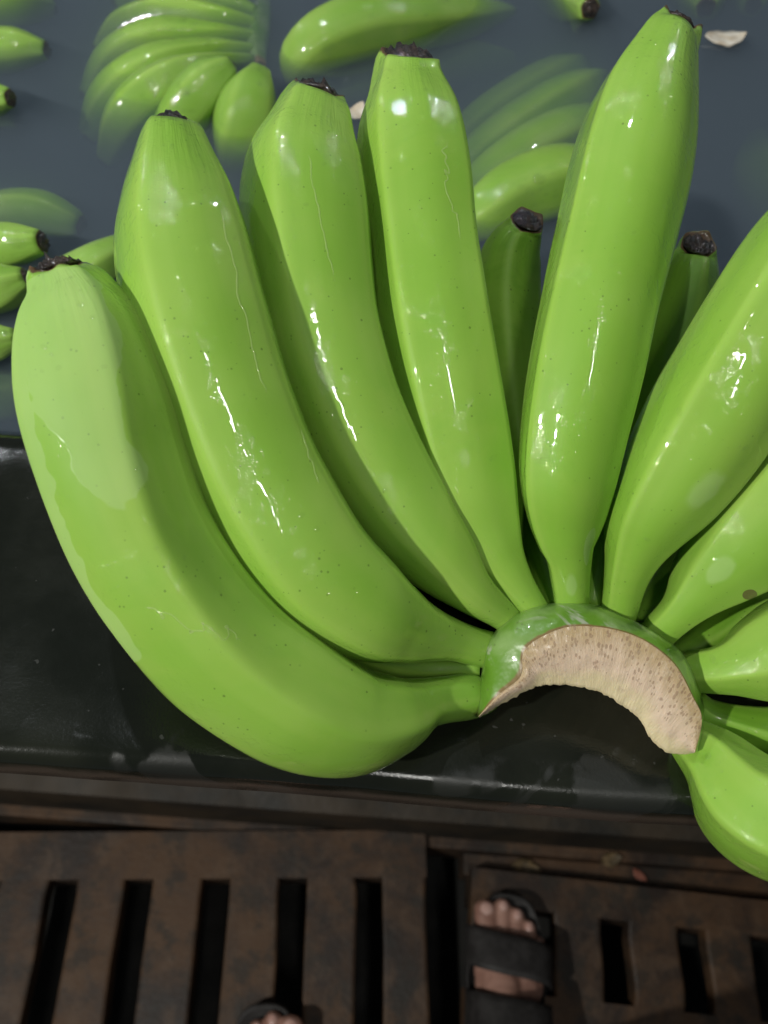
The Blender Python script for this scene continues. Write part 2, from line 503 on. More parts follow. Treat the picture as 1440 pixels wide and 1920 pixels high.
for i in range(NX):
    for j in range(k - 1):
        a = i * k + j
        faces.append((a, a + 1, a + k + 1, a + k))
me = mesh_from(verts, faces, 'rim'); fix_normals(me)
if me.polygons[8].normal.z < 0: me.flip_normals()
link('rim', me, M['rim'], tank)
YW = at_z(720, 1560, 0).y
wv = [(-1, YF + .03, RIM_Z - .0185), (1, YF + .03, RIM_Z - .0185), (1, YW + .09, .5), (-1, YW + .09, .5),
      (1, YW + .055, .10), (-1, YW + .055, .10), (1, YW + .004, .085), (-1, YW + .004, .085), (1, YW, -.02), (-1, YW, -.02)]
me = mesh_from(wv, [(0, 1, 2, 3), (3, 2, 4, 5), (5, 4, 6, 7), (7, 6, 8, 9)], 'front_wall')
link('front_wall', me, M['tank_wall'], tank, smooth=False)
link('side_wall', box_mesh(-1.04, -1.0, YF, 1.9, -.01, RIM_Z + .003, .006), M['rim'], tank)
link('side_wall', box_mesh(1.0, 1.04, YF, 1.9, -.01, RIM_Z + .003, .006), M['rim'], tank)
link('back_wall', box_mesh(-1.0, 1.0, 1.86, 1.9, -.01, RIM_Z + .003, .006), M['rim'], tank)
link('bottom', box_mesh(-1.0, 1.0, YB + .02, 1.86, .40, .42), M['rim'], tank, smooth=False)
me = box_mesh(-.999, .999, YB + .0035, 1.859, .425, WATER_Z)
tag(link('water', me, M['water'], smooth=False), kind='structure')

# ------------------------------------------------------------------ bananas
def banana(name, ctrl, mat, parent, ridges=None, rings=90, segs=60, tip='scab', ref=None, amp=.088, sharp=.27, jag=.25, twist=0.0, scoop=0.0, crust=.22):
    """ctrl: (point, radius) from neck to flower end. One peel mesh with UV (around, along) plus the scab as its child."""
    C = catmull([(*p, r) for p, r in ctrl], rings)
    pts = [Vector(c[:3]) for c in C]; rad = [max(c[3], .0012) for c in C]
    if ridges is None:
        o0 = random.uniform(-.3, .3)
        ridges = [o0 + k * math.tau / 5 + random.uniform(-.12, .12) for k in range(5)]
    rl = list(ridges)
    N = (ref if ref is not None else -FW).copy()
    verts, rows = [], []
    sd = random.uniform(0, 50)
    axis_end = (pts[-1] - pts[-3]).normalized()
    def ringprof(phi, t):
        k_ = 0
        for a in rl:
            d = (phi - a - twist * (t - .5) + math.pi) % math.tau - math.pi
            k_ = max(k_, math.exp(-(abs(d) / sharp) ** 1.35))
        fade = min(1, max(.25, (t - .03) / .16))
        endf = 1 + .3 * max(0, (t - .86) / .14)
        return 1 - amp * .5 * fade + amp * 1.15 * k_ * fade * endf
    ex = pts[-1]
    rv = []
    for i in range(rings):
        T = (pts[min(i + 1, rings - 1)] - pts[max(i - 1, 0)]).normalized()
        N = (N - T * N.dot(T)).normalized()
        B = T.cross(N)
        t = i / (rings - 1)
        row = []
        for j in range(segs):
            phi = (j / segs - .5) * math.tau
            r = rad[i] * ringprof(phi, t)
            p = pts[i] + (N * math.cos(phi) + B * math.sin(phi)) * r
            p += (N * math.cos(phi) + B * math.sin(phi)) * rad[i] * .018 * mnoise.noise(Vector((sd, 0, 0)) + pts[i] * 38 + Vector((math.cos(phi), math.sin(phi), 0)) * .6)
            if i >= rings - 3:
                kk = 0
                for a in rl:
                    d = (phi - a + math.pi) % math.tau - math.pi
                    kk = max(kk, math.exp(-(d / .35) ** 2))
                wgt = (i - (rings - 4)) / 3
                p += T * rad[-1] * wgt * (jag * (.5 * kk - .2 + .8 * mnoise.noise(Vector((math.cos(phi) * 1.7, math.sin(phi) * 1.7, sd)))) - scoop * math.cos(2 * phi))
            row.append(len(verts)); verts.append(p)
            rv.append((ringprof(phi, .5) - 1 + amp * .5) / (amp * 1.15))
        rows.append(row)
    # inner rim of the broken flower end: dips inwards
    for (f, dz) in ((.80, -.10), (.62, -.42)):
        row = []
        for j in range(segs):
            v = verts[rows[rings - 1][j]]
            row.append(len(verts)); verts.append(ex + (v - ex) * f + axis_end * rad[-1] * dz)
        rows.append(row)
    faces, fuv = [], []
    nr = len(rows)
    for i in range(nr - 1):
        for j in range(segs):
            j2 = (j + 1) % segs
            faces.append((rows[i][j], rows[i][j2], rows[i + 1][j2], rows[i + 1][j]))
            t0 = min(1, i / (rings - 1)); t1 = min(1, (i + 1) / (rings - 1))
            u0, u1 = j / segs, (j + 1) / segs
            fuv.append(((u0, t0), (u1, t0), (u1, t1), (u0, t1)))
    cA = len(verts); verts.append(pts[0]); cB = len(verts); verts.append(ex - axis_end * rad[-1] * .5)
    for j in range(segs):
        j2 = (j + 1) % segs
        faces.append((rows[0][j2], rows[0][j], cA)); fuv.append(((.5, 0),) * 3)
        faces.append((rows[-1][j], rows[-1][j2], cB)); fuv.append(((.5, 1),) * 3)
    me = mesh_from(verts, faces, 'banana')
    uvl = me.uv_layers.new(name='UVMap')
    for p, uvs in zip(me.polygons, fuv):
        for li, uvv in zip(p.loop_indices, uvs): uvl.data[li].uv = uvv
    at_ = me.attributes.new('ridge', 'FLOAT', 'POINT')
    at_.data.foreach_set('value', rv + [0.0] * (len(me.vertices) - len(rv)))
    o = link(name, me, mat, parent)
    if tip:
        # lumpy black-brown scab filling the broken end
        bm = bmesh.new()
        bmesh.ops.create_icosphere(bm, subdivisions=4 if segs > 40 else 3, radius=1)
        q = axis_end.to_track_quat('Z', 'Y')
        rr = rad[-1]
        for v in bm.verts:
            c = v.co.copy()
            nz = mnoise.noise(c * 2.3 + Vector((sd, 1, 2))) * .5 + mnoise.noise(c * 5.5 + Vector((sd, 5, 2))) * .42 + mnoise.noise(c * 9 + Vector((2, sd, 2))) * .55
            hgt = crust
            l_ = Vector((c.x * rr * .93, c.y * rr * .93, c.z * rr * .16 - rr * .06 + (max(c.z, 0) ** .6) * rr * (hgt + .60 * nz)))
            l_.x += rr * .14 * nz; l_.y += rr * .08 * mnoise.noise(c * 4 + Vector((9, sd, 1)))
            v.co = ex + q @ l_
        m2 = bpy.data.meshes.new('blossom_end'); bm.to_mesh(m2); bm.free()
        link('blossom_end', m2, M['blossom'], o)
    return o


def finger(spec, dflt=None):
    """spec rows (px, py, half width px, depth) -> (point, radius in metres)"""
    return [(at(px, py, d), hw * d / FPX) for px, py, hw, d in spec]

bunch = empty('banana_bunch', at(1100, 1270, .285), 'large wet green banana bunch with pale cut crown resting on the dark tank rim', 'bananas', 'banana bunches')
D2 = math.pi / 180
F = {}
F[1] = [(908, 1304, 34, .281), (880, 1306, 42, .2715), (805, 1318, 46, .262), (745, 1341, 74, .254), (661, 1347, 102, .248), (558, 1309, 121, .243),
        (441, 1231, 127, .239), (343, 1126, 129, .236), (269, 1010, 131, .234), (217, 880, 136, .232), (185, 755, 141, .232), (159, 645, 124, .233), (134, 565, 86, .235), (112, 517, 62, .2345), (107, 500, 49, .2338)]
F[2] = [(945, 1226, 36, 0.2800), (895, 1214, 36, 0.2730), (850, 1200, 40, .2680), (803, 1188, 54, 0.2630), (752, 1172, 76, 0.2580), (680, 1136, 104, 0.2516), (585, 1055, 121, 0.2480), (494, 912, 127, 0.2460),
        (428, 760, 129, 0.2450), (380, 610, 133, 0.2450), (347, 470, 127, 0.2470), (335, 380, 108, 0.2490), (327, 300, 76, 0.2516), (324, 262, 58, 0.2548), (324, 243, 41, 0.2556)]
F[3] = [(985, 1188, 29, 0.2810), (945, 1153, 30, 0.2750), (888, 1110, 44, 0.2690), (835, 1052, 70, 0.2685), (768, 968, 90, 0.2686), (702, 868, 102, 0.2680), (650, 760, 107, 0.2670), (609, 640, 112, 0.2670),
        (589, 520, 116, 0.2680), (575, 400, 120, 0.2700), (574, 310, 108, 0.2720), (583, 246, 83, 0.2740), (590, 207, 66, 0.2760), (597, 187, 51, 0.2765)]
F[4] = [(1022, 1180, 27, 0.2820), (1002, 1142, 27, 0.2760), (963, 1090, 38, 0.2737), (925, 1032, 60, 0.2747), (890, 950, 86, 0.2766), (868, 860, 97, 0.2770), (842, 740, 103, 0.2760), (815, 600, 106, 0.2760), (795, 460, 104, 0.2770),
        (782, 340, 105, 0.2780), (771, 240, 95, 0.2800), (766, 165, 68, 0.2820), (767, 124, 59, 0.2820), (769, 109, 51, 0.2805)]
F[5] = [(1076, 1180, 31, .282), (1072, 1132, 32, .274), (1066, 1050, 41, .266), (1061, 1020, 53, .2645), (1058, 972, 70, .263), (1060, 900, 86, .260), (1073, 800, 96, .258), (1096, 680, 103, .257), (1124, 550, 104, .257), (1152, 430, 106, .258),
        (1181, 305, 107, .260), (1207, 200, 95, .263), (1240, 105, 64, .266), (1257, 72, 50, .269), (1266, 54, 40, .2695)]
F[6] = [(1150, 1195, 32, .282), (1161, 1145, 33, .274), (1178, 1065, 43, .264), (1206, 990, 70, .260), (1258, 905, 96, .256), (1320, 805, 111, .252), (1388, 690, 114, .249), (1455, 575, 112, .247), (1520, 460, 100, .246), (1566, 372, 70, .246), (1592, 318, 40, .247), (1597, 306, 36, .247)]
F[7] = [(1205, 1218, 33, .282), (1235, 1185, 33, .275), (1278, 1142, 38, .268), (1328, 1084, 68, .266), (1398, 1012, 99, .263), (1478, 928, 109, .260), (1560, 835, 104, .258), (1625, 755, 72, .257), (1655, 710, 40, .257)]
F[8] = [(1260, 1262, 38, .283), (1303, 1258, 40, .276), (1360, 1253, 48, .270), (1420, 1236, 78, .268), (1495, 1208, 98, .266), (1590, 1168, 98, .263), (1680, 1110, 74, .261), (1730, 1070, 40, .261)]
F[9] = [(1262, 1352, 40, .283), (1290, 1385, 46, .275), (1340, 1432, 66, .266), (1402, 1504, 100, .256), (1482, 1540, 111, .250), (1575, 1545, 106, .246), (1665, 1515, 76, .244), (1710, 1490, 42, .244)]
rid = {1: [-58, 20, 78, 140, 225], 2: [-32, 50, 120, 185, 255], 3: [-22, 58, 130, 200, 270], 4: [-30, 60, 130, 205, 270], 5: [-62, 68, 135, 185, 235],
       6: [-50, 58, 110, 175, 240], 7: [-55, 45, 100, 160, 235], 8: [-70, 0, 70, 140, 215], 9: [-72, -12, 48, 118, 190]}
mats = {1: 'skin_f1', 5: 'skin_f5', 6: 'skin_f6', 7: 'skin_f7'}
lab = {1: 'part-dried leftmost banana curling round the outside', 6: 'banana with an oval dry spot', 7: 'banana with a brown scar'}
PEEL = []
TW = {1: 42, 2: 10, 3: 8, 4: 0, 5: 12, 6: 10}
AMP = {4: .115, 5: .12, 6: .12, 9: .13, 1: .10, 7: .11}
SHARP = {4: .24, 5: .20, 6: .22, 9: .22}
SCOOP = {2: .30, 3: .38, 4: .18, 5: .40, 1: .05}
CRUST = {1: .10, 4: .14, 2: .34, 3: .22, 5: .05}
for k in range(1, 10):
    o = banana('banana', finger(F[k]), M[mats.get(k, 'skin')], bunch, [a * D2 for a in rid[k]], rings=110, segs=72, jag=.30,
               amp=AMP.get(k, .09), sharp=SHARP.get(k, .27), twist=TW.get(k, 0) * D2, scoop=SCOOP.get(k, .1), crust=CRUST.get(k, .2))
    if k in lab: o['label'] = lab[k]
    PEEL.append(o)
# rear row, mostly hidden behind and below
S = [
    [(1045, 1140, 26, .281), (1020, 1040, 42, .288), (985, 880, 58, .298), (960, 720, 66, .303), (948, 580, 66, .304), (958, 485, 56, .303), (982, 431, 38, .300), (990, 413, 31, .2965)],
    [(1105, 1140, 26, .281), (1125, 1050, 42, .286), (1165, 900, 66, .292), (1215, 760, 74, .296), (1258, 630, 74, .298), (1287, 530, 58, .298), (1303, 475, 38, .297), (1310, 458, 31, .2935)],
    [(900, 1252, 26, .277), (860, 1250, 26, .278), (800, 1250, 34, .279), (720, 1228, 52, .279), (620, 1170, 70, .280), (520, 1060, 76, .282), (440, 900, 76, .286), (400, 740, 60, .290), (385, 640, 34, .292)],
    [(985, 1150, 24, .284), (940, 1110, 34, .290), (870, 1030, 56, .298), (800, 900, 68, .304), (745, 720, 70, .308), (715, 560, 62, .312), (700, 450, 34, .314)],
    [(1300, 1320, 28, .279), (1330, 1340, 30, .279), (1390, 1362, 42, .278), (1470, 1380, 60, .277), (1570, 1375, 70, .276), (1660, 1340, 50, .276), (1700, 1310, 30, .276)],
    [(1200, 1170, 26, .283), (1250, 1110, 40, .288), (1330, 1020, 60, .294), (1430, 910, 68, .298), (1520, 790, 60, .300), (1580, 710, 32, .300)],
    [(1270, 1235, 26, .284), (1340, 1190, 42, .289), (1430, 1120, 60, .293), (1530, 1040, 64, .296), (1620, 950, 34, .298)],
    [(1262, 1395, 24, .281), (1280, 1425, 28, .281), (1330, 1475, 50, .279), (1410, 1530, 70, .277), (1520, 1570, 60, .276), (1600, 1570, 30, .276)],
]
for sp in S:
    banana('banana', finger(sp), M['skin_rear'], bunch, None, rings=60, segs=48, jag=.15, crust=.08)

# crown: skin body and knife-cut face
O_ = [(893, 1345), (903, 1265), (918, 1203), (962, 1157), (1030, 1133), (1110, 1134), (1180, 1160), (1240, 1192), (1282, 1228), (1311, 1290), (1322, 1340), (1312, 1408)]
A_ = [(897, 1343), (935, 1302), (975, 1268), (984, 1218), (1030, 1187), (1080, 1174), (1150, 1180), (1210, 1202), (1265, 1246), (1298, 1305), (1316, 1348), (1304, 1410)]
I_ = [(899, 1346), (945, 1318), (1000, 1290), (1020, 1285), (1045, 1284), (1085, 1288), (1130, 1300), (1165, 1322), (1200, 1350), (1222, 1388), (1255, 1412), (1298, 1413)]
def smooth_line(L, n):
    out = []
    for k in range(n):
        u = k * (len(L) - 1) / (n - 1); i = min(int(u), len(L) - 2); f = u - i
        g = lambda q: L[max(0, min(len(L) - 1, q))]
        a, b, c, d = g(i - 1), g(i), g(i + 1), g(i + 2)
        out.append(tuple(.5 * (2 * b[q] + (c[q] - a[q]) * f + (2 * a[q] - 5 * b[q] + 4 * c[q] - d[q]) * f * f + (3 * b[q] - a[q] - 3 * c[q] + d[q]) * f ** 3) for q in (0, 1)))
    return out
NN = 110
O, A, I = smooth_line(O_, NN), smooth_line(A_, NN), smooth_line(I_, NN)
def lerp2(a, b, f): return (a[0] + (b[0] - a[0]) * f, a[1] + (b[1] - a[1]) * f)
def crown_rows():
    rows = []
    spec = [(-.02, .295), (-.04, .286), (-.04, .277), (-.02, .2705), (.02, .2668), (.10, .2640), (.26, .2615), (.45, .2594), (.64, .2580), (.82, .2570), (1.0, .2563)]
    for f, d in spec:
        row = []
        for i in range(NN):
            q = lerp2(O[i], A[i], f)
            end = 1 - .35 * (abs(i / (NN - 1) - .5) * 2) ** 6
            dd = d + .0007 * mnoise.noise(Vector((q[0] * .03, q[1] * .03, f * 2)))
            # fingers leave the crown in soft lobes
            if f < .1: dd -= .0012 * math.sin(i / NN * math.pi * 15)
            row.append(at(q[0], q[1], dd))
        rows.append(row)
    return rows
def grid_mesh(rows, name, vmax=1.0):
    n = len(rows[0]); V = [p for r_ in rows for p in r_]; Fc, U = [], []
    for a in range(len(rows) - 1):
        for b in range(n - 1):
            Fc.append((a * n + b, a * n + b + 1, (a + 1) * n + b + 1, (a + 1) * n + b))
            u0, u1, v0, v1 = b / (n - 1), (b + 1) / (n - 1), a / (len(rows) - 1), (a + 1) / (len(rows) - 1)
            U.append(((u0, v0), (u1, v0), (u1, v1), (u0, v1)))
    me = mesh_from(V, Fc, name)
    l_ = me.uv_layers.new(name='UVMap')
    for p, uvs in zip(me.polygons, U):
        for li, q in zip(p.loop_indices, uvs): l_.data[li].uv = q
    return me
crown = link('crown', grid_mesh(crown_rows(), 'crown'), M['crown'], bunch)
rows = []
NV = 26
for a in range(NV):
    f = a / (NV - 1)
    row = []
    for i in range(NN):
        if f <= .8:
            g = f / .8
            q = lerp2(A[i], I[i], g)
            d = .2564 + .0035 * g ** 1.6 - .0009 * math.sin(g * math.pi)
        else:
            g = (f - .8) / .2
            q = lerp2(I[i], (I[i][0], I[i][1] - 14), g)
            d = .2599 + .030 * g
        nz = mnoise.noise(Vector((q[0] * .05, q[1] * .05, 3))) * .0004 + mnoise.noise(Vector((q[0] * .16, q[1] * .16, 7))) * .00015
        if .7 < f < .85: q = (q[0], q[1] + 4 * mnoise.noise(Vector((q[0] * .11, 3, 1))) + 2.5 * mnoise.noise(Vector((q[0] * .4, 1, 1))))
        row.append(at(q[0], q[1], d + (nz if 0 < a < NV - 1 else 0)))
    rows.append(row)
cf = link('cut_face', grid_mesh(rows, 'cut_face'), M['cut'], crown)
cf['label'] = 'pale pinkish knife-cut face speckled with brown strands'

# water beads clinging to the peel
def droplets(parents, count, name, parent, rmin, rmax, seed, zmin=-1, flat=.32, part=(0, 1)):
    rg = random.Random(seed)
    bm = bmesh.new()
    tmpl = bmesh.new(); bmesh.ops.create_icosphere(tmpl, subdivisions=2, radius=1)
    tv = [v.co.copy() for v in tmpl.verts]; tf = [[v.index for v in f.verts] for f in tmpl.faces]; tmpl.free()
    V, Fc = [], []
    for me_o in parents:
        me = me_o.data
        n = len(me.polygons)
        cl = [rg.randrange(n) for _ in range(5)]
        for _ in range(count):
            if part != (0, 1):
                p = me.polygons[rg.randrange(int(n * part[0]), int(n * part[1]))]
            elif rg.random() < .6:
                p = me.polygons[min(n - 1, max(0, rg.choice(cl) + rg.randint(-2, 2) + 60 * rg.randint(-3, 3)))]
            else:
                p = me.polygons[rg.randrange(n)]
            if p.normal.dot(-FW) < .05: continue
            vs_ = [me.vertices[i].co for i in p.vertices]
            c = Vector()
            ws = [rg.random() + .01 for _ in vs_]; sm = sum(ws)
            for a, b in zip(vs_, ws): c += a * (b / sm)
            if c.z < zmin: continue
            q = p.normal.to_track_quat('Z', 'Y')
            r = rmin + (rmax - rmin) * rg.random() ** 3
            st = 1 + rg.random() * .8
            base = len(V)
            V += [c + q @ Vector((v.x * r * st, v.y * r, v.z * r * flat)) for v in tv]
            Fc += [[i + base for i in f] for f in tf]
    if not V: return None
    o = link(name, mesh_from(V, Fc, name), M['drop'], parent)
    o['kind'] = 'stuff'
    return o
droplets(PEEL, 60, 'water_droplets', bunch, .0003, .0012, 3)
droplets(PEEL[:5], 110, 'water_droplets', bunch, .0003, .0010, 8, part=(.80, .95))
droplets([crown], 90, 'water_droplets', bunch, .0003, .0011, 5)

# thin crooked runs of water down the peel
def peel_point(o, phi, t, rings=110, segs=72):
    f = t * (rings - 1); i = int(f); f -= i
    g = (phi / math.tau + .5) * segs; j = int(g); g -= j
    vv = o.data.vertices
    P = lambda a, b: vv[a * segs + b % segs].co
    p = (P(i, j) * (1 - g) + P(i, j + 1) * g) * (1 - f) + (P(i + 1, j) * (1 - g) + P(i + 1, j + 1) * g) * f
    n = (P(i, j + 1) - P(i, j)).cross(P(i + 1, j) - P(i, j)).normalized()
    return p, n
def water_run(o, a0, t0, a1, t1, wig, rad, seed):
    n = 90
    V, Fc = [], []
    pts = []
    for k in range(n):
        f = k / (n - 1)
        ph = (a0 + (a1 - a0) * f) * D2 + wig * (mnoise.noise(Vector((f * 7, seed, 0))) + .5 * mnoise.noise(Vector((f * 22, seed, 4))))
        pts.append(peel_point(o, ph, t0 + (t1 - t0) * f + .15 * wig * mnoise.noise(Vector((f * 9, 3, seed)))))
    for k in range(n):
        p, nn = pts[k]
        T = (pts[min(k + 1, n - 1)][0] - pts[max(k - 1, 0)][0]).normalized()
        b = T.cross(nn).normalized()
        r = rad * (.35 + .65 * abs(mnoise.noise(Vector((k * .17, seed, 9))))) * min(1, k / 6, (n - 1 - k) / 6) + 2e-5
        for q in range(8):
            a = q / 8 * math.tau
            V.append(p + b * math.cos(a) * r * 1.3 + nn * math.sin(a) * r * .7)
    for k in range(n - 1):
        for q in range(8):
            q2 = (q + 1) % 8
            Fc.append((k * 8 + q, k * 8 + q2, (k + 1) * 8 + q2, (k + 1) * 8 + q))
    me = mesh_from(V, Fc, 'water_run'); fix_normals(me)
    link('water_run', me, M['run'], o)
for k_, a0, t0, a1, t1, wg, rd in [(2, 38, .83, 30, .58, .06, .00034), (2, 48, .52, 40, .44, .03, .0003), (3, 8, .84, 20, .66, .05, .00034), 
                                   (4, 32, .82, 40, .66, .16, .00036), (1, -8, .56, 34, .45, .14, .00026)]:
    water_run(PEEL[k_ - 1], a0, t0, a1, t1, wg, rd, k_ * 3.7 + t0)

# ------------------------------------------------------------------ bananas in the water
FLOATERS = []
def wfinger(spec):
    out = []
    for px, py, hw, dz in spec:
        p = at_z(px, py, WATER_Z + dz)
        out.append((p, hw * depth_of(p) / FPX))
    return out
def wbanana(spec, parent, name='banana', tip='scab', **kw):
    o = banana(name, wfinger(spec), M['skin_float'], parent, None, rings=44, segs=40, tip=tip, jag=.12, **kw)
    droplets([o], 90, 'water_droplets', o, .0012, .0034, len(FLOATERS) + 40, WATER_Z - .001, .22)
    FLOATERS.append(o)
    return o
def float_bunch(label, fingers, crown_spec=None):
    c = wfinger(fingers[0])[0][0]
    e = empty('banana_bunch', Vector((c.x, c.y, c.z - .02)), label, 'bananas', 'bananas floating in the tank')
    for f in fingers: wbanana(f, e)
    if crown_spec:
        ctrl = wfinger(crown_spec)
        o = banana('crown', ctrl, M['crown'], e, None, rings=30, segs=32, tip=None, jag=0)
    return e
float_bunch('half-sunken hand of bananas with its crown showing, at the upper left', [
    [(480, 22, 11, -0.013), (420, 2, 21, -0.009), (350, -18, 33, -0.013), (280, -15, 33, -0.021), (220, 10, 18, -0.029)],
    [(480, 45, 11, -0.013), (415, 34, 21, -0.008), (325, 28, 34, -0.011), (235, 55, 35, -0.023), (185, 100, 17, -0.033)],
    [(478, 68, 11, -0.013), (405, 66, 21, -0.007), (300, 74, 37, -0.009), (215, 118, 38, -0.021), (165, 185, 18, -0.037)],
    [(474, 92, 11, -0.013), (385, 98, 24, -0.005), (285, 130, 39, -0.007), (208, 188, 40, -0.021), (165, 255, 19, -0.041)],
    [(470, 112, 11, -0.013), (385, 124, 24, -0.000), (310, 158, 42, -0.002), (240, 222, 45, -0.019), (200, 300, 21, -0.045)],
    [(290, 320, 14, -0.053), (305, 280, 35, -0.037), (340, 222, 45, -0.008), (385, 163, 45, 0.009), (420, 132, 28, 0.016), (432, 124, 17, 0.017)],
    [(430, 350, 17, -0.053), (445, 300, 42, -0.033), (458, 245, 59, -0.008), (470, 188, 54, 0.008), (482, 150, 31, 0.014), (486, 140, 19, 0.014)],
], [(492, -10, 8, -.02), (490, 20, 20, -.02), (486, 60, 22, -.018), (480, 100, 22, -.018), (488, 128, 12, -.016)])
def float_single(label, spec, **kw):
    p = wfinger(spec)[0][0]
    e = empty('loose_banana', Vector((p.x, p.y, p.z - .02)), label, 'banana', 'bananas floating in the tank')
    wbanana(spec, e, 'peel', **kw)
    return e
float_single('fat curved banana floating alone at the top centre with lamp glints', [(556, 150, 22, -.030), (566, 112, 42, -.008), (612, 76, 52, .002), (690, 50, 55, .004), (780, 42, 50, -.002), (870, 34, 36, -.012), (935, 24, 18, -.02), (962, 20, 8, -.024)], tip=None)
float_single('faint sunken banana below the fat floating one', [(560, 190, 16, -.05), (640, 165, 44, -.04), (740, 140, 48, -.04), (860, 120, 46, -.045), (960, 112, 16, -.05)], tip=None)
float_bunch('sunken hand of pale bananas right of the tall middle finger', [
    [(850, 440, 16, -0.023), (905, 405, 48, -0.007), (970, 368, 63, -0.003), (1060, 338, 63, -0.004), (1140, 310, 24, -0.016)],
    [(840, 400, 14, -0.038), (900, 350, 41, -0.024), (990, 292, 51, -0.022), (1080, 248, 48, -0.026), (1140, 215, 20, -0.030)],
    [(830, 370, 14, -0.042), (890, 305, 41, -0.030), (985, 238, 51, -0.028), (1080, 182, 48, -0.030), (1130, 150, 20, -0.038)],
    [(820, 330, 14, -0.052), (880, 255, 38, -0.039), (960, 200, 46, -0.037), (1050, 150, 44, -0.039), (1090, 125, 20, -0.045)],
])
float_single('banana end-on with a dark tip at the top edge', [(1010, -50, 14, -.06), (1040, -20, 40, -.035), (1075, 2, 38, -.012), (1098, 12, 24, .004), (1107, 16, 17, .008)])
float_single('sunken banana end-on with a dull dark tip at the top right', [(1270, -70, 14, -.07), (1295, -35, 44, -.045), (1315, -5, 46, -.025), (1322, 10, 24, -.017), (1324, 14, 16, -.016)])
float_single('small sunken banana at the top right corner', [(1380, -60, 14, -.06), (1395, -30, 36, -.04), (1408, 0, 30, -.028), (1412, 10, 14, -.026)])
float_bunch('three dark-tipped banana ends poking in at the top left edge', [
    [(-140, 40, 14, -.03), (-60, 14, 36, -.015), (20, 8, 40, -.012), (85, 12, 22, -.02), (100, 14, 15, -.022)],
    [(-140, 110, 14, -.03), (-60, 100, 36, -.012), (20, 92, 38, -.008), (70, 93, 22, -.008), (88, 94, 14, -.008)],
    [(-140, 190, 14, -.03), (-70, 190, 34, -.008), (-20, 186, 32, .002), (8, 184, 20, .006), (20, 184, 15, .007)],
])
float_bunch('cluster of dark-tipped banana ends at the left edge behind the leftmost finger', [
    [(-150, 480, 14, -.03), (-60, 468, 42, -.004), (20, 460, 40, .004), (66, 455, 26, .008), (80, 453, 19, .009)],
    [(-150, 570, 14, -.03), (-70, 552, 44, 0), (0, 540, 44, .008), (38, 526, 26, .012), (50, 521, 18, .013)],
    [(-150, 660, 14, -.03), (-80, 652, 40, 0), (-10, 642, 36, .006), (20, 636, 22, .008), (32, 634, 17, .008)],
    [(-140, 440, 14, -.05), (-20, 408, 40, -.028), (70, 402, 44, -.025), (132, 418, 30, -.027), (152, 424, 18, -.028)],
    [(60, 600, 14, -.04), (110, 545, 40, -.015), (170, 505, 40, .002), (230, 470, 30, .0), (270, 450, 14, -.01)],
    [(-150, 760, 14, -.08), (-60, 750, 44, -.05), (40, 740, 44, -.045), (110, 700, 18, -.05)],
])
float_single('faint sunken banana by the right edge of the water', [(1560, 480, 16, -.08), (1480, 420, 50, -.062), (1425, 340, 54, -.055), (1420, 260, 20, -.06)], tip=None)

def flake(name, label, px, py, sx, sy, rot, mat, z, cat):
    bm = bmesh.new()
    n, mrow = 14, 5
    c = at_z(px, py, z)
    rows_ = []
    for lay in (0, 1):
        for i in range(n + 1):
            u = i / n * 2 - 1
            wd = max(.02, (1 - abs(u) ** 2.2)) * (1 + .25 * mnoise.noise(Vector((u * 2, px, 0))))
            for j in range(mrow):
                v = (j / (mrow - 1) * 2 - 1) * wd
                x, y = u * sx, v * sy
                zz = .0035 * u * u + .002 * mnoise.noise(Vector((u * 2, v * 2, px))) - lay * .0011
                rows_.append(bm.verts.new((c.x + x * math.cos(rot) - y * math.sin(rot), c.y + x * math.sin(rot) + y * math.cos(rot), c.z + zz + .001)))
    k_ = (n + 1) * mrow
    for lay in (0, 1):
        for i in range(n):
            for j in range(mrow - 1):
                a = lay * k_ + i * mrow + j
                bm.faces.new([rows_[q] for q in (a, a + mrow, a + mrow + 1, a + 1)])
    for i in range(n):
        for j in (0, mrow - 1):
            a = i * mrow + j
            bm.faces.new([rows_[q] for q in (a, a + mrow, a + mrow + k_, a + k_)])
    bmesh.ops.recalc_face_normals(bm, faces=bm.faces)
    me = bpy.data.meshes.new(name); bm.to_mesh(me); bm.free()
    return tag(link(name, me, mat), label, cat)
flake('petal', 'pale torn petal floating by the tall banana tip at the upper right', 1357, 74, .017, .011, .25, M['flake'], WATER_Z, 'petal')
flake('petal', 'small whitish petal half hidden between two banana tips', 668, 216, .010, .007, 1.2, M['flake'], WATER_Z, 'petal')
flake('plant_scrap', 'yellowish plant scrap on the floor behind the right grate', 985, 1627, .022, .012, -.1, M['scrap'], -.034 + .004, 'scrap')
flake('plant_scrap', 'dull brown plant scrap on the floor by the tank foot', 1145, 1612, .016, .010, .3, M['scrap'], -.012 + .004, 'scrap')
flake('plant_scrap', 'small reddish scrap on the floor under the tank lip', 1198, 1641, .012, .006, -.7, M['scrap_red'], -.034 + .004, 'scrap')

